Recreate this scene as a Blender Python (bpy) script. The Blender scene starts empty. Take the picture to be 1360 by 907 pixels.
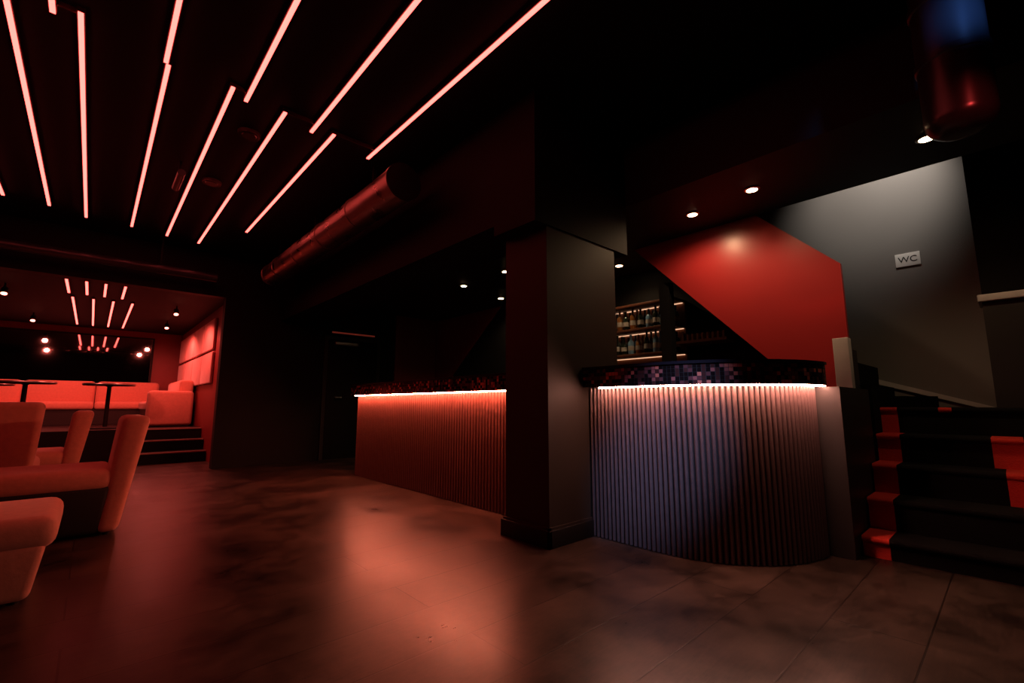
import bpy, bmesh, math, random
from mathutils import Vector, Matrix
random.seed(7)
S = bpy.context.scene
S.view_settings.view_transform = 'Standard'

# ------------------------------------------------------------------ materials
def mat(name, col, rough=0.6, metal=0.0, var=0.25, scale=8.0, bump=0.05, col2=None,
        sheen=0.0, emit=None, estr=0.0, spec=0.5, rvar=0.0, coat=0.0):
    m = bpy.data.materials.new(name); m.use_nodes = True
    nt = m.node_tree; n = nt.nodes; l = nt.links
    b = n['Principled BSDF']
    b.inputs['Roughness'].default_value = rough
    b.inputs['Metallic'].default_value = metal
    b.inputs['Specular IOR Level'].default_value = spec
    b.inputs['Sheen Weight'].default_value = sheen
    b.inputs['Coat Weight'].default_value = coat
    tc = n.new('ShaderNodeTexCoord')
    nz = n.new('ShaderNodeTexNoise'); nz.inputs['Scale'].default_value = scale
    nz.inputs['Detail'].default_value = 5
    l.new(tc.outputs['Object'], nz.inputs['Vector'])
    mx = n.new('ShaderNodeMix'); mx.data_type = 'RGBA'
    c2 = col2 if col2 else tuple(c*(1-var) for c in col)
    mx.inputs[6].default_value = (*col, 1); mx.inputs[7].default_value = (*c2, 1)
    l.new(nz.outputs['Fac'], mx.inputs[0])
    l.new(mx.outputs[2], b.inputs['Base Color'])
    if rvar > 0:
        mr = n.new('ShaderNodeMapRange')
        mr.inputs['From Min'].default_value = 0.3; mr.inputs['From Max'].default_value = 0.7
        mr.inputs['To Min'].default_value = max(0.02, rough-rvar); mr.inputs['To Max'].default_value = rough+rvar
        l.new(nz.outputs['Fac'], mr.inputs['Value']); l.new(mr.outputs[0], b.inputs['Roughness'])
    if bump > 0:
        bp = n.new('ShaderNodeBump'); bp.inputs['Strength'].default_value = bump
        bp.inputs['Distance'].default_value = 0.01
        l.new(nz.outputs['Fac'], bp.inputs['Height']); l.new(bp.outputs[0], b.inputs['Normal'])
    if emit:
        b.inputs['Emission Color'].default_value = (*emit, 1)
        b.inputs['Emission Strength'].default_value = estr
    return m

def floor_mat():
    m = bpy.data.materials.new('floor_black_wood'); m.use_nodes = True
    nt = m.node_tree; n = nt.nodes; l = nt.links; b = n['Principled BSDF']
    b.inputs['Specular IOR Level'].default_value = 0.26
    tc = n.new('ShaderNodeTexCoord')
    n1 = n.new('ShaderNodeTexNoise'); n1.inputs['Scale'].default_value = 2.2; n1.inputs['Detail'].default_value = 12
    n1.inputs['Roughness'].default_value = 0.72
    mp = n.new('ShaderNodeMapping'); mp.inputs['Scale'].default_value = (3.0, 24, 1)
    n3 = n.new('ShaderNodeTexNoise'); n3.inputs['Scale'].default_value = 4; n3.inputs['Detail'].default_value = 6
    l.new(tc.outputs['Object'], n1.inputs['Vector'])
    l.new(tc.outputs['Object'], mp.inputs['Vector']); l.new(mp.outputs[0], n3.inputs['Vector'])
    br = n.new('ShaderNodeTexBrick'); br.inputs['Scale'].default_value = 1.0
    br.inputs['Brick Width'].default_value = 2.4; br.inputs['Row Height'].default_value = 0.31
    br.inputs['Mortar Size'].default_value = 0.004; br.inputs['Mortar Smooth'].default_value = 0.3
    br.inputs['Color1'].default_value = (1, 1, 1, 1); br.inputs['Color2'].default_value = (0.6, 0.6, 0.6, 1)
    br.inputs['Mortar'].default_value = (0.15, 0.15, 0.15, 1)
    l.new(tc.outputs['Object'], br.inputs['Vector'])
    cr = n.new('ShaderNodeValToRGB')
    cr.color_ramp.elements[0].position = 0.38; cr.color_ramp.elements[0].color = (0.009, 0.007, 0.006, 1)
    cr.color_ramp.elements[1].position = 0.66; cr.color_ramp.elements[1].color = (0.095, 0.064, 0.048, 1)
    ad = n.new('ShaderNodeMath'); ad.operation = 'ADD'
    m1 = n.new('ShaderNodeMath'); m1.operation = 'MULTIPLY'; m1.inputs[1].default_value = 0.8
    m2 = n.new('ShaderNodeMath'); m2.operation = 'MULTIPLY'; m2.inputs[1].default_value = 0.2
    l.new(n1.outputs['Fac'], m1.inputs[0]); l.new(n3.outputs['Fac'], m2.inputs[0])
    l.new(m1.outputs[0], ad.inputs[0]); l.new(m2.outputs[0], ad.inputs[1])
    l.new(ad.outputs[0], cr.inputs['Fac'])
    mu = n.new('ShaderNodeMix'); mu.data_type = 'RGBA'; mu.blend_type = 'MULTIPLY'; mu.inputs[0].default_value = 0.8
    l.new(cr.outputs[0], mu.inputs[6]); l.new(br.outputs['Color'], mu.inputs[7])
    l.new(mu.outputs[2], b.inputs['Base Color'])
    mr = n.new('ShaderNodeMapRange'); mr.inputs['From Min'].default_value = .35; mr.inputs['From Max'].default_value = .65
    mr.inputs['To Min'].default_value = 0.27; mr.inputs['To Max'].default_value = 0.42
    l.new(ad.outputs[0], mr.inputs['Value']); l.new(mr.outputs[0], b.inputs['Roughness'])
    m3 = n.new('ShaderNodeMath'); m3.operation = 'MULTIPLY'; m3.inputs[1].default_value = -1.0
    l.new(br.outputs['Fac'], m3.inputs[0])
    bp = n.new('ShaderNodeBump'); bp.inputs['Strength'].default_value = 0.2; bp.inputs['Distance'].default_value = 0.01
    l.new(m3.outputs[0], bp.inputs['Height']); l.new(bp.outputs[0], b.inputs['Normal'])
    return m

M = {}
M['floor'] = floor_mat()
M['black'] = mat('black_paint', (0.006, 0.0055, 0.006), 0.6, spec=.25)
M['ceil'] = mat('ceiling_black', (0.004, 0.0035, 0.0045), 0.7, scale=3, spec=.2)
M['ceilb'] = mat('bar_ceiling_dark', (0.016, 0.012, 0.011), 0.6, scale=3, spec=.3)
M['pillar'] = mat('pillar_charcoal', (0.028, 0.022, 0.018), 0.55, scale=4, spec=.22)
M['grey'] = mat('stair_wall_grey', (0.22, 0.21, 0.20), 0.6, scale=2.5, var=.12)
M['dgrey'] = mat('dark_grey_paint', (0.032, 0.030, 0.030), 0.5, spec=.35)
M['lgrey'] = mat('light_grey_coping', (0.70, 0.68, 0.66), 0.5)
M['red'] = mat('red_gloss_paint', (0.44, 0.028, 0.030), 0.34, scale=3, var=.12, bump=.02)
M['dred'] = mat('dark_red_paint', (0.22, 0.022, 0.020), 0.5)
M['slat'] = mat('slat_wood', (0.135, 0.058, 0.048), 0.32, scale=20, var=.4, spec=.6)
M['slatc'] = mat('slat_wood_cool', (0.115, 0.078, 0.078), 0.30, scale=20, var=.4, spec=.8)
M['slatb'] = mat('slat_backing', (0.010, 0.006, 0.005), 0.6)
M['top'] = mat('counter_black', (0.015, 0.013, 0.018), 0.18, spec=.6)
M['grout'] = mat('grout_black', (0.01, 0.01, 0.012), 0.7)
tiles = [mat('tile_a', (0.010, 0.006, 0.006), 0.12), mat('tile_b', (0.12, 0.04, 0.042), 0.14),
         mat('tile_c', (0.32, 0.095, 0.085), 0.18), mat('tile_d', (0.58, 0.16, 0.11), 0.18),
         mat('tile_e', (0.06, 0.02, 0.018), 0.12)]
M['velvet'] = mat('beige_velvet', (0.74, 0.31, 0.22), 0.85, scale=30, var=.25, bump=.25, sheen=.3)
M['leather'] = mat('black_upholstery', (0.012, 0.010, 0.010), 0.6)
M['carpet'] = mat('black_carpet', (0.008, 0.0075, 0.008), 0.95, scale=120, bump=.4, spec=.1)
M['rcarpet'] = mat('red_carpet', (0.70, 0.045, 0.03), 0.9, scale=120, bump=.4, var=.3, spec=.2)
M['duct'] = mat('galvanised_duct', (0.5, 0.40, 0.38), 0.34, metal=1, scale=6, rvar=.1)
M['bpipe'] = mat('dark_gloss_duct', (0.07, 0.07, 0.09), 0.28, metal=.5, spec=.8)
M['steel'] = mat('brushed_steel', (0.5, 0.5, 0.5), 0.35, metal=1)
M['white'] = mat('white_plastic', (0.9, 0.9, 0.88), 0.5, var=.04)
M['ink'] = mat('black_ink', (0.01, 0.01, 0.01), 0.6)
M['wood'] = mat('bar_shelf_wood', (0.26, 0.09, 0.045), 0.45, scale=12, var=.5)
M['mirror'] = mat('mirror_glass', (0.75, 0.7, 0.7), 0.03, metal=1, var=.02, bump=0)
M['led'] = mat('led_red_diffuser', (0.5, 0.3, 0.3), 0.5, emit=(1, 0.088, 0.072), estr=6.0)
M['ledw'] = mat('led_warm_strip', (0.5, 0.4, 0.3), 0.5, emit=(1, 0.40, 0.28), estr=170)
M['ledo'] = mat('led_orange_strip', (0.5, 0.3, 0.2), 0.5, emit=(1, 0.20, 0.11), estr=270)
M['shelffill'] = mat('shelf_fill_strip', (0.5, 0.3, 0.2), 0.5, emit=(1, 0.55, 0.32), estr=1.1)  # added fill glow for the bottle shelves
M['lamp'] = mat('lamp_lens', (1, .9, .8), 0.4, emit=(1, 0.62, 0.32), estr=30)
M['rlamp'] = mat('red_lamp_lens', (1, .5, .4), 0.4, emit=(1, 0.2, 0.13), estr=15)
M['sign'] = mat('dim_red_sign', (.5, .2, .15), 0.4, emit=(1, 0.12, 0.07), estr=.07)
M['chan'] = mat('led_channel', (0.05, 0.012, 0.012), 0.4)
M['bottle'] = mat('bottle_dark_glass', (0.02, 0.03, 0.02), 0.08, spec=.8)
M['bottleb'] = mat('bottle_blue_glass', (0.25, 0.5, 0.75), 0.1, spec=.8)
M['bottlea'] = mat('bottle_amber', (0.35, 0.14, 0.04), 0.1, spec=.8)
M['label'] = mat('bottle_label', (0.7, 0.66, 0.6), 0.6)
M['panel'] = mat('wall_cushion_panel', (0.74, 0.36, 0.32), 0.8, sheen=.3)
M['nose'] = mat('lit_edge_nosing', (0.5, 0.3, 0.26), 0.4)

# ------------------------------------------------------------------ builder
class Build:
    def __init__(self, name): self.name = name; self.V = []; self.F = []; self.MI = []; self.SM = []; self.mats = []
    def mi(self, m):
        if m not in self.mats: self.mats.append(m)
        return self.mats.index(m)
    def add(self, verts, faces, m, smooth=False, T=None):
        o = len(self.V); i = self.mi(m)
        for v in verts:
            v = Vector(v)
            if T: v = T @ v
            self.V.append(v)
        for f in faces:
            self.F.append([o+k for k in f]); self.MI.append(i); self.SM.append(smooth)
    def addbm(self, bm, m, smooth=False, T=None):
        bm.verts.index_update()
        self.add([v.co.copy() for v in bm.verts], [[v.index for v in f.verts] for f in bm.faces], m, smooth, T)
        bm.free()
    def hexa(self, c, m, bevel=0, seg=3, T=None, smooth=None):
        bm = bmesh.new(); vs = [bm.verts.new(p) for p in c]
        for f in ((0,3,2,1),(4,5,6,7),(0,1,5,4),(1,2,6,5),(2,3,7,6),(3,0,4,7)): bm.faces.new([vs[k] for k in f])
        if bevel: bmesh.ops.bevel(bm, geom=list(bm.edges), offset=bevel, segments=seg, profile=.5, affect='EDGES')
        bmesh.ops.recalc_face_normals(bm, faces=bm.faces)
        self.addbm(bm, m, (bevel > 0) if smooth is None else smooth, T)
    def box(self, x0, x1, y0, y1, z0, z1, m, bevel=0, seg=3, T=None, smooth=None):
        self.hexa([(x0,y0,z0),(x1,y0,z0),(x1,y1,z0),(x0,y1,z0),(x0,y0,z1),(x1,y0,z1),(x1,y1,z1),(x0,y1,z1)], m, bevel, seg, T, smooth)
    def prism(self, pts, axis, a, b, m, bevel=0, T=None, smooth=False):
        def mk(p, h):
            return {'x': (h, p[0], p[1]), 'y': (p[0], h, p[1]), 'z': (p[0], p[1], h)}[axis]
        bm = bmesh.new()
        A = [bm.verts.new(mk(p, a)) for p in pts]; Bv = [bm.verts.new(mk(p, b)) for p in pts]
        bm.faces.new(A); bm.faces.new(Bv[::-1])
        n = len(pts)
        for i in range(n): bm.faces.new([A[i], Bv[i], Bv[(i+1) % n], A[(i+1) % n]])
        if bevel: bmesh.ops.bevel(bm, geom=list(bm.edges), offset=bevel, segments=3, profile=.5, affect='EDGES')
        bmesh.ops.recalc_face_normals(bm, faces=bm.faces)
        self.addbm(bm, m, smooth or bevel > 0, T)
    def cyl(self, p0, p1, r, m, seg=24, r2=None, T=None, caps=True):
        p0 = Vector(p0); p1 = Vector(p1); r2 = r if r2 is None else r2
        d = (p1-p0); L = d.length; q = d.to_track_quat('Z', 'Y').to_matrix()
        V = []; F = []
        for k in range(seg):
            a = 2*math.pi*k/seg; V.append(p0 + q @ Vector((r*math.cos(a), r*math.sin(a), 0)))
        for k in range(seg):
            a = 2*math.pi*k/seg; V.append(p0 + q @ Vector((r2*math.cos(a), r2*math.sin(a), L)))
        for k in range(seg): F.append([k, (k+1) % seg, seg+(k+1) % seg, seg+k])
        self.add(V, F, m, True, T)
        if caps:
            self.add(V[:seg][::-1], [list(range(seg))], m, False, T); self.add(V[seg:], [list(range(seg))], m, False, T)
    def lathe(self, c, prof, m, seg=16, T=None):
        V = []; F = []
        for (r, z) in prof:
            for k in range(seg):
                a = 2*math.pi*k/seg; V.append((c[0]+r*math.cos(a), c[1]+r*math.sin(a), c[2]+z))
        for j in range(len(prof)-1):
            for k in range(seg):
                F.append([j*seg+k, j*seg+(k+1) % seg, (j+1)*seg+(k+1) % seg, (j+1)*seg+k])
        self.add(V, F, m, True, T)
    def done(self, loc=None):
        me = bpy.data.meshes.new(self.name)
        c = Vector(loc) if loc else Vector((0, 0, 0))
        me.from_pydata([v-c for v in self.V], [], self.F)
        for m in self.mats: me.materials.append(m)
        me.polygons.foreach_set('material_index', self.MI)
        me.polygons.foreach_set('use_smooth', self.SM)
        me.update()
        try: me.set_sharp_from_angle(angle=math.radians(40))
        except Exception: pass
        o = bpy.data.objects.new(self.name, me); o.location = c
        S.collection.objects.link(o); return o

def simple(name, *a, **k):
    b = Build(name); b.box(*a, **k); return b.done()

def light(name, kind, loc, target=None, energy=10, col=(1,1,1), size=.05, spot=None, blend=.5, parent=None):
    d = bpy.data.lights.new(name, kind); d.energy = energy; d.color = col
    if kind == 'AREA': d.size = size
    else: d.shadow_soft_size = size
    if spot: d.spot_size = math.radians(spot); d.spot_blend = blend
    o = bpy.data.objects.new(name, d); S.collection.objects.link(o); o.location = loc
    if target: o.rotation_euler = (Vector(target)-Vector(loc)).to_track_quat('-Z', 'Y').to_euler()
    if parent:
        o.parent = parent; o.matrix_parent_inverse = Matrix.Translation(-parent.location)
    return o

HC = 3.10    # main ceiling
HB = 2.57    # bar ceiling
# ------------------------------------------------------------------ shell
simple('floor', -3.2, 6.0, -2.7, 13.2, -0.1, 0, M['floor'])
b = Build('ceiling')
b.box(-3.2, 3.2, -2.7, 7.9, HC, HC+.1, M['ceil'])
b.done()
b = Build('ceiling_bar')
b.box(3.2, 4.20, -2.7, 7.73, HB, HC+.1, M['ceilb'])
b.box(4.20, 5.05, 2.62, 7.73, HB, HC+.1, M['ceilb'])
b.box(2.62, 3.2, 2.49, 7.73, HB, HC, M['ceilb'])
b.done()
b = Build('beam_bulkhead'); b.box(2.10, 2.62, 2.49, 7.73, 2.22, HC, M['ceil']); b.box(2.10, 3.2, 2.06, 2.49, 2.14, HC, M['ceil']); b.done()
simple('wall_left', -3.3, -3.2, -2.7, 13.2, 0, HC+.1, M['black'])
simple('wall_rear', -3.2, 6.0, -2.8, -2.7, 0, HC+.1, M['black'])
simple('wall_entrance', 3.75, 3.9, -2.7, -.32, 0, HB, M['black'])
b = Build('wall_back')
b.box(1.33, 5.1, 7.73, 7.88, 0, HC, M['black'])
b.box(-3.2, 1.33, 7.73, 7.88, 2.475, HC, M['black'])
b.done()
simple('wall_bar_end', 4.1, 4.98, 7.69, 7.725, 0, HB, M['dred'])
b = Build('wall_bar_back')
b.prism([(1.15,0),(1.15,1.02),(2.62,2.52),(2.62,HB),(7.73,HB),(7.73,0)], 'x', 5.0, 5.1, M['black'])
b.prism([(7.69,.0),(7.69,HB-.01),(5.72,HB-.01),(7.1,1.45),(7.1,0)], 'x', 4.985, 4.999, M['dred'])
b.done()
b = Build('wall_red_balustrade')
b.prism([(.80,0),(.80,1.99),(1.38,2.568),(2.62,2.568),(1.10,1.01),(1.10,0)], 'x', 4.20, 4.25, M['red'])
b.done()
simple('wall_stairwell', 5.25, 5.35, -.6, 4.0, 0, 4.8, M['grey'])
simple('wall_stairwell_end', 4.2, 5.35, 4.0, 4.1, 3.2, 4.8, M['grey'])
simple('ceiling_stairwell', 4.1, 5.35, -.7, 4.1, 4.8, 4.9, M['ceil'])
simple('wall_stairwell_upper', 4.10, 4.20, -.7, 4.1, HC+.1, 4.8, M['dgrey'])
b = Build('wall_stair_side')
b.box(5.02, 5.25, -.6, .08, 0, 4.8, M['black'])
b.box(4.2, 5.02, -.7, -.6, 0, 4.8, M['black'])
b.done()
b = Build('stair_parapet')
b.box(4.72, 5.02, -.6, .08, 0, 1.64, M['dgrey'])
b.box(4.68, 5.02, -.6, .10, 1.64, 1.69, M['lgrey'], bevel=.006, smooth=False)
b.done()
b = Build('bar_end_wall')
b.box(3.37, 4.20, .71, .85, 0, 1.01, M['dgrey'])
b.box(3.96, 4.05, .755, .85, 1.01, 1.38, M['lgrey'], bevel=.004, smooth=False)
b.box(4.05, 4.20, .755, .85, 1.01, 1.30, M['dgrey'])
b.done()
b = Build('pillar'); b.box(2.22, 3.02, 2.07, 2.49, 0, 2.14, M['pillar']); b.done()
b = Build('baseboard_pillar')
b.box(2.195, 3.02, 2.045, 2.07, 0, .11, M['black'], bevel=.004, smooth=False)
b.box(2.195, 2.22, 2.045, 2.515, 0, .11, M['black'], bevel=.004, smooth=False)
b.box(2.205, 2.70, 2.055, 2.07, .11, .125, M['pillar']); b.box(2.205, 2.22, 2.055, 2.50, .11, .125, M['pillar'])
b.done()

# ------------------------------------------------------------------ counters
def arc_path(d):
    P = []
    N = 16
    for i in range(N): P.append((2.66-d, 2.065-(2.065-1.55)*i/N))
    for i in range(41):
        a = math.pi + (math.pi/2)*i/40
        P.append((3.36+(.70+d)*math.cos(a), 1.55+(.70+d)*math.sin(a)))
    return P
def resample(P, step):
    out = []; L = [0]
    for i in range(1, len(P)): L.append(L[-1]+math.dist(P[i], P[i-1]))
    n = int(L[-1]/step); j = 0
    for k in range(n+1):
        s = k*L[-1]/n
        while j < len(P)-2 and L[j+1] < s: j += 1
        t = (s-L[j])/max(1e-9, L[j+1]-L[j])
        out.append((P[j][0]+(P[j+1][0]-P[j][0])*t, P[j][1]+(P[j+1][1]-P[j][1])*t))
    return out
def wall_strip(b, P, z0, z1, m, smooth=True):
    V = [(x, y, z0) for x, y in P]+[(x, y, z1) for x, y in P]; n = len(P)
    b.add(V, [[i, i+1, n+i+1, n+i] for i in range(n-1)], m, smooth)
def slats(b, P, z0, z1, r, m):
    for i in range(len(P)-1):
        (x0, y0), (x1, y1) = P[i], P[i+1]
        cx, cy = (x0+x1)/2, (y0+y1)/2; tx, ty = x1-x0, y1-y0; L = math.hypot(tx, ty); tx /= L; ty /= L
        nx, ny = ty, -tx
        if nx > 0 and abs(nx) > abs(ny): nx, ny = -nx, -ny
        if abs(ny) >= abs(nx) and ny > 0: nx, ny = -nx, -ny
        V = []; F = []; K = 6
        for z in (z0, z1):
            for k in range(K+1):
                a = math.pi*k/K
                V.append((cx+tx*r*math.cos(a)+nx*r*1.5*math.sin(a), cy+ty*r*math.cos(a)+ny*r*1.5*math.sin(a), z))
        for k in range(K): F.append([k, k+1, K+2+k, K+1+k])
        b.add(V, F, m, True); b.add(V[K+1:], [list(range(K+1))], m)
def mosaic(b, P, z0, rows, t):
    g = .0012
    for i in range(len(P)-1):
        (x0, y0), (x1, y1) = P[i], P[i+1]
        L = math.hypot(x1-x0, y1-y0); ux, uy = (x1-x0)/L*g, (y1-y0)/L*g
        for r in range(rows):
            m = random.choices(tiles, [6, 3, 1.6, 1.5, 3])[0]
            za, zb = z0+r*t+g, z0+(r+1)*t-g
            b.add([(x0+ux, y0+uy, za), (x1-ux, y1-uy, za), (x1-ux, y1-uy, zb), (x0+ux, y0+uy, zb)], [[0, 1, 2, 3]], m)
TB, TT = 1.02, 1.145
def ring_prism(b, outer, inner, z0, z1, m):
    n = len(outer)
    for z, flip in ((z0, 1), (z1, 0)):
        V = [(x, y, z) for x, y in outer]+[(x, y, z) for x, y in inner]
        b.add(V, [[i, i+1, n+i+1, n+i] for i in range(n-1)], m)
    wall_strip(b, outer, z0, z1, m); wall_strip(b, inner, z0, z1, m)
    for e in (0, n-1):
        b.add([(*outer[e], z0), (*inner[e], z0), (*inner[e], z1), (*outer[e], z1)], [[0, 1, 2, 3]], m)
b = Build('curved_bar_counter')
P0 = resample(arc_path(0), .032)
wall_strip(b, arc_path(-.004), 0, TB, M['slatb'])
slats(b, P0, 0.005, TB-.005, .0118, M['slatc'])
ring_prism(b, arc_path(.078), arc_path(-.10), TB, TT, M['grout'])
mosaic(b, resample(arc_path(.0795), .0245), TB, 5, .0245)
ring_prism(b, arc_path(.088), arc_path(-.45), TT, TT+.018, M['top'])
ring_prism(b, arc_path(.072)[4:], arc_path(.058)[4:], TB-.009, TB-.001, M['ledw'])
b.done()
b = Build('bar_counter')
CP = lambda d: [(2.60-d, 2.50+(5.82+d-2.50)*i/60) for i in range(61)]
b.box(2.604, 3.0, 2.52, 5.80, 0, TB, M['slatb'])
slats(b, resample(CP(0), .042), .005, TB-.005, .0155, M['slat'])
b.box(2.522, 3.05, 2.50, 5.90, TB, TT, M['grout'])
mosaic(b, resample(CP(.0795), .0245), TB, 5, .0245)
b.box(2.512, 3.12, 2.50, 5.91, TT, TT+.018, M['top'])
b.box(2.530, 2.544, 2.52, 5.80, TB-.009, TB-.001, M['ledo'])
b.done()

# ------------------------------------------------------------------ staircase
b = Build('staircase')
YL, YR = .70, -.30
X0, TR = 3.50, .25
ZS = [.12, .31, .50, .69, .88]
RS = [-.02, .02, .07, .12]
for i in range(5):
    x = X0+i*TR; z = ZS[i]
    if i < 4:
        segs = [(YR, RS[i]-.14, 'carpet'), (RS[i]-.14, RS[i], 'rcarpet'), (RS[i], .57, 'carpet'), (.57, YL, 'rcarpet')]
        for (ya, yb, mm) in segs:
            b.box(x+.02, x+TR+.02, ya, yb, 0, z, M[mm])
            b.cyl((x+.014, ya, z-.018), (x+.014, yb, z-.018), .018, M[mm], seg=14)
X5 = X0+4*TR
b.box(X5+.02, 4.70, YR, .085, 0, .88, M['carpet'])
b.box(X5+.02, 5.24, .085, .70, 0, .88, M['carpet'])
for ya, yb, mm in ((YR, .30, 'carpet'), (.30, .37, 'rcarpet'), (.37, .60, 'carpet'), (.60, .70, 'rcarpet')):
    b.cyl((X5+.014, ya, .862), (X5+.014, yb, .862), .018, M[mm], seg=14)
b.box(X5+.012, X5+.02, .60, .70, .69, .86, M['rcarpet'])
b.prism([(4.85,.70),(5.22,.42),(5.22,.70)], 'z', .8, .97, M['carpet'])
for k in range(12):
    y = .80+.18*k; z = 1.05+.18*(k+1)
    yy1 = y+.20
    b.hexa([(4.255, y, z-.42),(5.24, y, z-.42),(5.24, yy1, z-.42+.2),(4.255, yy1, z-.42+.2),(4.255, y, z),(5.24, y, z),(5.24, yy1, z),(4.255, yy1, z)], M['carpet'])
b.box(4.255, 5.24, .70, .80, 0, 1.05, M['carpet'])
b.done()
b = Build('trim_stair_skirting')
b.prism([(.08,.84),(.95,1.13),(3.0,3.2),(3.0,3.26),(.93,1.17),(.08,.875)], 'x', 5.225, 5.249, M['lgrey'])
b.done()
b = Build('wc_sign'); b.box(5.238, 5.249, .505-.085, .505+.085, 2.12, 2.24, M['white'], bevel=.003, smooth=False)
sign = b.done()
c = bpy.data.curves.new('lettering', 'FONT'); c.body = 'WC'; c.size = .075; c.extrude = .001; c.align_x = 'CENTER'; c.align_y = 'CENTER'
t = bpy.data.objects.new('lettering', c); S.collection.objects.link(t); c.materials.append(M['ink'])
t.matrix_world = Matrix(((0, 0, -1, 5.2365), (-1, 0, 0, .505), (0, 1, 0, 2.18), (0, 0, 0, 1)))
t.parent = sign

# ------------------------------------------------------------------ LED ceiling strips
b = Build('ceiling_led_strips')
def strip(x, y0, y1, z=HC, w=.024):
    b.box(x-w/2-.006, x+w/2+.006, y0, y1, z-.030, z-.001, M['chan'])
    b.box(x-w/2, x+w/2, y0+.005, y1-.005, z-.040, z-.028, M['led'])
near = [(1.61, 3.66), (1.10, 3.59), (.62, 3.52), (-.36, 3.40), (-.85, 3.36), (-1.33, 3.3)]
for x, y in near: strip(x, .9, y)
far = [(1.25, 3.49, 6.35), (.87, 3.456, 7.24), (.52, 3.405, 7.18), (-.245, 3.29, 7.09), (-.54, 3.25, 6.93), (-.88, 3.2, 6.9), (-1.25, 3.2, 6.9)]
for x, a, c2 in far: strip(x, a, c2)
strip(.15, .9, 3.44); strip(.165, 3.45, 7.09)
for xa, xb, y in ((1.25, 1.61, 3.5), (.87, 1.10, 3.47), (.52, .62, 3.42), (-.36, -.245, 3.32), (-.85, -.54, 3.28)):
    b.box(xa, xb, y-.006, y+.006, HC-.03, HC-.001, M['chan'])
for x in (-.38, -.19, 0, .20):
    strip(x, 8.0, 8.95, 2.52, .025)
for x in (-.35, -.12, .11, .34):
    strip(x, 9.3, 12.4, 2.52, .025)
b.done()

# ------------------------------------------------------------------ ducts
b = Build('ventilation_duct')
b.cyl((1.75, 3.25, 2.74), (1.75, 7.0, 2.74), .15, M['duct'], seg=40)
for y in (3.27, 4.1, 4.9, 5.7, 6.5, 6.98): b.cyl((1.75, y-.015, 2.74), (1.75, y+.015, 2.74), .157, M['duct'], seg=40)
b.cyl((1.75, 3.235, 2.74), (1.75, 3.25, 2.74), .158, M['black'], seg=40)
for y in (3.8, 5.3, 6.7):
    b.box(1.735, 1.765, y, y+.02, 2.88, HC, M['black'])
b.done()
b = Build('bulkhead_pipe')
b.cyl((-3.15, 7.45, 2.68), (1.15, 7.45, 2.68), .06, M['bpipe'], seg=24)
for x in (-2.5, -1, .5): b.box(x, x+.02, 7.44, 7.46, 2.7, HC-.001, M['black']); b.cyl((x-.02, 7.45, 2.68), (x+.04, 7.45, 2.68), .066, M['bpipe'])
b.done()
# vertical black duct with a rounded end cap, clamp rings and side bracket
b = Build('hanging_duct')
dx, dy = 2.78, .03
prof = [(0, 2.11)]+[(.045+.08*math.sin(a), 2.19-.08*math.cos(a)) for a in [k*math.pi/2/10 for k in range(11)]]+[(.125, 2.45), (.132, 2.455), (.132, 2.485), (.125, 2.49), (.125, 2.74), (.133, 2.745), (.133, 2.78), (.125, 2.785), (.125, HC)]
b.lathe((dx, dy, 0), prof, M['bpipe'], seg=48)
b.box(dx+.10, dx+.34, dy-.10, dy-.06, 2.60, 2.64, M['black']); b.box(dx+.30, dx+.34, dy-.10, dy-.06, 2.30, HC, M['black'])
b.done()
b = Build('hanging_spotlight')
b.cyl((.40, 4.75, 2.93), (.40, 5.15, 2.93), .03, M['bpipe']); b.box(.39, .41, 4.9, 4.93, 2.95, HC, M['black'])
b.done()
for (x, y) in ((.68, 5.16), (.75, 4.0)):
    b = Build('ceiling_speaker'); b.lathe((x, y, HC-.03), [(0, 0), (.05, 0), (.055, .008), (.08, .004), (.085, .03)], M['chan'], seg=24); b.done()

# ------------------------------------------------------------------ downlights
def downlight(x, y, z, e, col=(1, .62, .34), lens='lamp', spot=140):
    b = Build('recessed_downlight')
    b.lathe((x, y, z), [(.056, 0), (.056, -.008), (.040, -.012), (.037, -.002)], M['steel'], seg=24)
    b.cyl((x, y, z-.013), (x, y, z-.001), .038, M[lens], seg=20)
    o = b.done((x, y, z))
    light('bulb', 'SPOT', (x, y, z-.03), (x, y, 0), e, col, .03, spot, .6, parent=o)
downlight(3.65, 1.21, HB, 12); downlight(3.76, 1.745, HB, 20, spot=168); downlight(3.73, .20, HB, 12)
downlight(3.70, 4.16, HB, 6); downlight(3.73, 5.08, HB, 14); downlight(4.62, 5.3, HB, 16)
downlight(4.55, 3.05, HB, 8)

b = Build('stairwell_lamp'); b.lathe((4.5, .5, 3.5), [(0, .1), (.03, .1), (.10, 0), (.0, -.0)], M['black'], seg=20)
b.cyl((4.5, .5, 3.6), (4.5, .5, 4.8), .008, M['black']); o = b.done((4.5, .5, 3.5))
light('bulb', 'SPOT', (4.5, .5, 3.44), (5.25, .66, 2.98), 50, (1, .86, .74), .05, 78, .7, parent=o)

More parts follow.
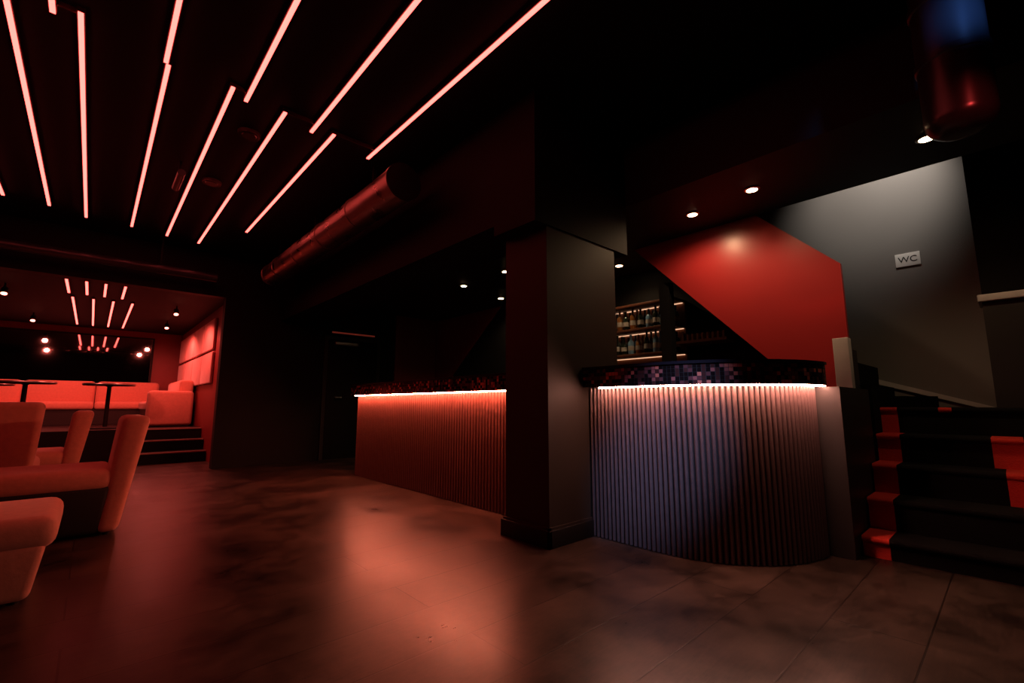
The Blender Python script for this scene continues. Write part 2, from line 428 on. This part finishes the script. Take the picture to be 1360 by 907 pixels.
def unseen_spot(x, y, z, target, e, col, ang):
    d = (Vector(target)-Vector((x, y, z))).normalized(); p = Vector((x, y, z))
    b = Build('unseen_spotlight')
    b.cyl(p, p+d*.22, .07, M['bpipe'], seg=24); b.cyl(p-d*.06, p, .04, M['bpipe'], seg=24, r2=.07)
    b.box(x-.015, x+.015, y-.015, y+.015, z+.05, HC, M['black']); o = b.done((x, y, z))
    light('lamp', 'SPOT', p+d*.25, target, e, col, .05, ang, 1.0, parent=o)
unseen_spot(1.05, -.05, 2.86, (2.68, 1.50, .66), 460, (.44, .55, 1.0), 19)
unseen_spot(1.6, -1.0, 2.72, (2.76, .03, 2.62), 95, (.12, .34, 1.0), 15)  # added unseen spot, puts the blue highlight on the hanging duct
unseen_spot(1.0, -1.1, 2.55, (2.76, .03, 2.16), 45, (1.0, .06, .05), 10)  # added unseen red spot for the glint on the duct's lower end

# ------------------------------------------------------------------ bar back shelves
b = Build('bar_back_shelf')
for z in (.9, 1.5, 1.8, 2.1):
    b.box(4.70, 4.99, 2.45, 3.45, z-.03, z, M['wood'], bevel=.003, smooth=False)
    if z > .9: b.box(4.93, 4.945, 2.47, 3.43, z-.038, z-.031, M['shelffill'])  # added glowing strip to brighten the shelf and bottles
b.box(4.70, 4.99, 3.45, 3.50, 0, 2.4, M['wood']); b.box(4.95, 4.99, 2.45, 3.45, .9, 2.1, M['wood'])
b.box(4.70, 4.99, 1.9, 2.45, 1.56, 1.59, M['wood']); b.box(4.70, 4.99, 1.6, 2.45, 1.25, 1.28, M['wood'])
b.box(4.70, 4.99, 1.55, 3.5, .0, .88, M['black'])
b.done()
b = Build('liquor_bottles')
prof = [(0, 0), (.036, 0), (.038, .01), (.038, .17), (.03, .2), (.013, .225), (.013, .29), (.015, .29), (.015, .305), (0, .305)]
for z in (.9, 1.5, 1.8):
    y = 2.52
    while y < 3.42:
        h = random.uniform(.72, .86) if z > .9 else .9; m = random.choice(['bottle', 'bottleb', 'bottlea', 'bottle', 'bottleb'])
        for xr in (4.76, 4.86):
            b.lathe((xr, y, z+.001), [(r, q*h) for r, q in prof], M[m], seg=12)
            b.lathe((xr, y, z), [(.0388, .06*h), (.0388, .13*h)], M['label'], seg=12)
        y += random.uniform(.085, .12)
b.done()
b = Build('glass_rack')
for i in range(9):
    b.box(4.72, 4.97, 1.93+i*.055, 1.95+i*.055, 1.592, 1.66, M['wood'])
b.done()
b = Build('stair_post'); b.box(4.26, 4.36, 2.27, 2.38, 0, 2.15, M['black']); b.done()

b = Build('door_1')
b.box(2.80, 3.80, 7.70, 7.729, 0, 2.06, M['dgrey']); b.box(2.86, 3.74, 7.685, 7.70, .02, 2.0, M['black'], bevel=.004, smooth=False)
b.cyl((3.0, 7.63, 1.02), (3.0, 7.685, 1.02), .012, M['steel']); b.cyl((3.0, 7.635, 1.02), (3.1, 7.635, 1.02), .011, M['steel'])
b.box(2.95, 3.35, 7.62, 7.685, 1.90, 1.96, M['steel'], bevel=.008)
b.done()
b = Build('emergency_light'); b.box(2.86, 3.66, 7.62, 7.725, 2.09, 2.13, M['dgrey'], bevel=.01); b.box(3.1, 3.5, 7.64, 7.725, 2.13, 2.21, M['dgrey'], bevel=.01); b.box(2.88, 3.64, 7.614, 7.62, 2.097, 2.123, M['sign']); b.done()

# ------------------------------------------------------------------ raised lounge alcove
b = Build('raised_platform'); b.box(-3.19, 1.44, 9.5, 13.09, 0, .51, M['black'])
for i in range(2):
    b.box(.45, 1.44, 8.9+.3*i, 9.5, .17*i, .17*(i+1), M['black'])
for i in range(3): b.box(.45, 1.44, 8.895+.3*i, 8.93+.3*i, .17*(i+1)-.016, .17*(i+1)+.002, M['nose'])  # pale reddish trims, the light on the step edges put into their colour
b.done()
simple('wall_alcove_side', 1.45, 1.55, 7.88, 13.1, 0, 2.52, M['dred'])
simple('wall_alcove_back', -3.2, 1.55, 13.1, 13.2, 0, 2.52, M['dred'])
simple('ceiling_alcove', -3.2, 1.55, 7.88, 13.2, 2.52, 2.62, M['ceil'])
b = Build('wall_mirror'); b.box(-2.4, .9, 13.07, 13.095, 1.25, 2.35, M['mirror'])
for (xa, xb, za, zb) in ((-2.44, .94, 1.21, 1.25), (-2.44, .94, 2.35, 2.39), (-2.44, -2.4, 1.25, 2.35), (.9, .94, 1.25, 2.35)):
    b.box(xa, xb, 13.05, 13.099, za, zb, M['black'])
b.done()
b = Build('upholstered_wall_panels')
for i in range(4):
    y = 8.9+i*1.0
    for (za, zb) in ((1.25, 1.78), (1.82, 2.35)): b.box(1.40, 1.448, y, y+.95, za, zb, M['panel'], bevel=.02)
b.done()
b = Build('banquette_sofa')
for i in range(4):
    x = -3.1+i*1.05
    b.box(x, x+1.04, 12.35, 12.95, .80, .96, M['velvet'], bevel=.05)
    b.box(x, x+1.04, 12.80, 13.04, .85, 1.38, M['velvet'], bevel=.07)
b.box(-3.1, 1.1, 12.40, 13.0, .512, .82, M['leather'])
b.done()
b = Build('corner_sofa')
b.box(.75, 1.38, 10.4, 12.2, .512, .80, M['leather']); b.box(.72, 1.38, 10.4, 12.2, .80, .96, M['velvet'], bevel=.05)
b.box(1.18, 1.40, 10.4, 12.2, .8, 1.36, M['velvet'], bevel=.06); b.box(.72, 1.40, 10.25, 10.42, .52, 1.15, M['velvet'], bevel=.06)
b.done()
def table(x, y, z, r=.33):
    z += .002
    b = Build('round_table')
    b.lathe((x, y, z), [(0, .0), (.20, 0), (.20, .015), (.03, .03), (.028, .68), (.06, .70), (r, .70), (r+.008, .71), (r+.008, .725), (r, .735), (0, .735)], M['black'], seg=36)
    b.lathe((x, y, z), [(r+.009, .708), (r+.012, .714), (r+.012, .722), (r+.009, .728)], M['steel'], seg=36)
    b.done((x, y, z))
table(.20, 10.15, .51); table(-.75, 9.95, .51); table(-1.3, 11.2, .51)
for (x, y) in ((-1.0, 9.0), (.95, 11.0), (-.9, 11.6), (.9, 9.2)):
    b = Build('track_spot'); b.cyl((x, y, 2.38), (x, y+.05, 2.46), .035, M['black']); b.cyl((x, y, 2.46), (x, y, 2.52), .01, M['black'])
    b.cyl((x, y-.003, 2.374), (x, y, 2.38), .03, M['rlamp'])
    o = b.done((x, y, 2.4))
    light('bulb', 'SPOT', (x, y-.03, 2.33), (x, y+.3, 0), 80, (1, .14, .105), .04, 168, .5, parent=o)

# ------------------------------------------------------------------ lounge chairs
def chair(x, y, rot, h=.82, base='leather', w=.62, sh=0):
    b = Build('lounge_chair')
    T = Matrix.Translation((x, y, 0)) @ Matrix.Rotation(rot, 4, 'Z')
    hw = w/2
    b.hexa([(-.30,-hw+.03,.02),(.24,-hw+.03,.02),(.24,hw-.03,.02),(-.30,hw-.03,.02),(-.34,-hw,.34+sh),(.28,-hw,.34+sh),(.28,hw,.34+sh),(-.34,hw,.34+sh)], M[base], bevel=.03, T=T)
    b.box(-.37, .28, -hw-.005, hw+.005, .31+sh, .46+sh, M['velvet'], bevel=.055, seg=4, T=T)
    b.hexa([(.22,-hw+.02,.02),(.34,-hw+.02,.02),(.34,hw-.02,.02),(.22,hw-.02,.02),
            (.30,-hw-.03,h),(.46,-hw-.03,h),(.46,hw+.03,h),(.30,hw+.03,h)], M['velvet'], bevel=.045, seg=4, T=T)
    for sx in (-.25, .28):
        for sy in (-.22, .22): b.cyl((sx, sy, 0), (sx, sy, .03), .02, M['black'], T=T)
    b.done((0, 0, 0))
chair(-.12, 4.62, 0)
chair(-.43, 3.40, math.pi, base='velvet', sh=-.07, w=.66)
chair(-.60, 5.55, -math.pi/2, h=.92)
chair(-.42, 6.55, 0, h=.84)
chair(-1.35, 4.7, math.pi)
chair(-1.3, 6.6, math.pi)

# ------------------------------------------------------------------ world + camera
w = bpy.data.worlds.new('World'); S.world = w; w.use_nodes = True
w.node_tree.nodes['Background'].inputs[0].default_value = (.02, .008, .008, 1)
w.node_tree.nodes['Background'].inputs[1].default_value = .05
cd = bpy.data.cameras.new('camera'); cd.lens = 16.0; cd.sensor_width = 36; cd.clip_start = .05
co = bpy.data.objects.new('camera', cd); S.collection.objects.link(co)
co.location = (0, 0, .9); co.rotation_euler = (math.radians(97.9), 0, math.radians(-42.5))
S.camera = co
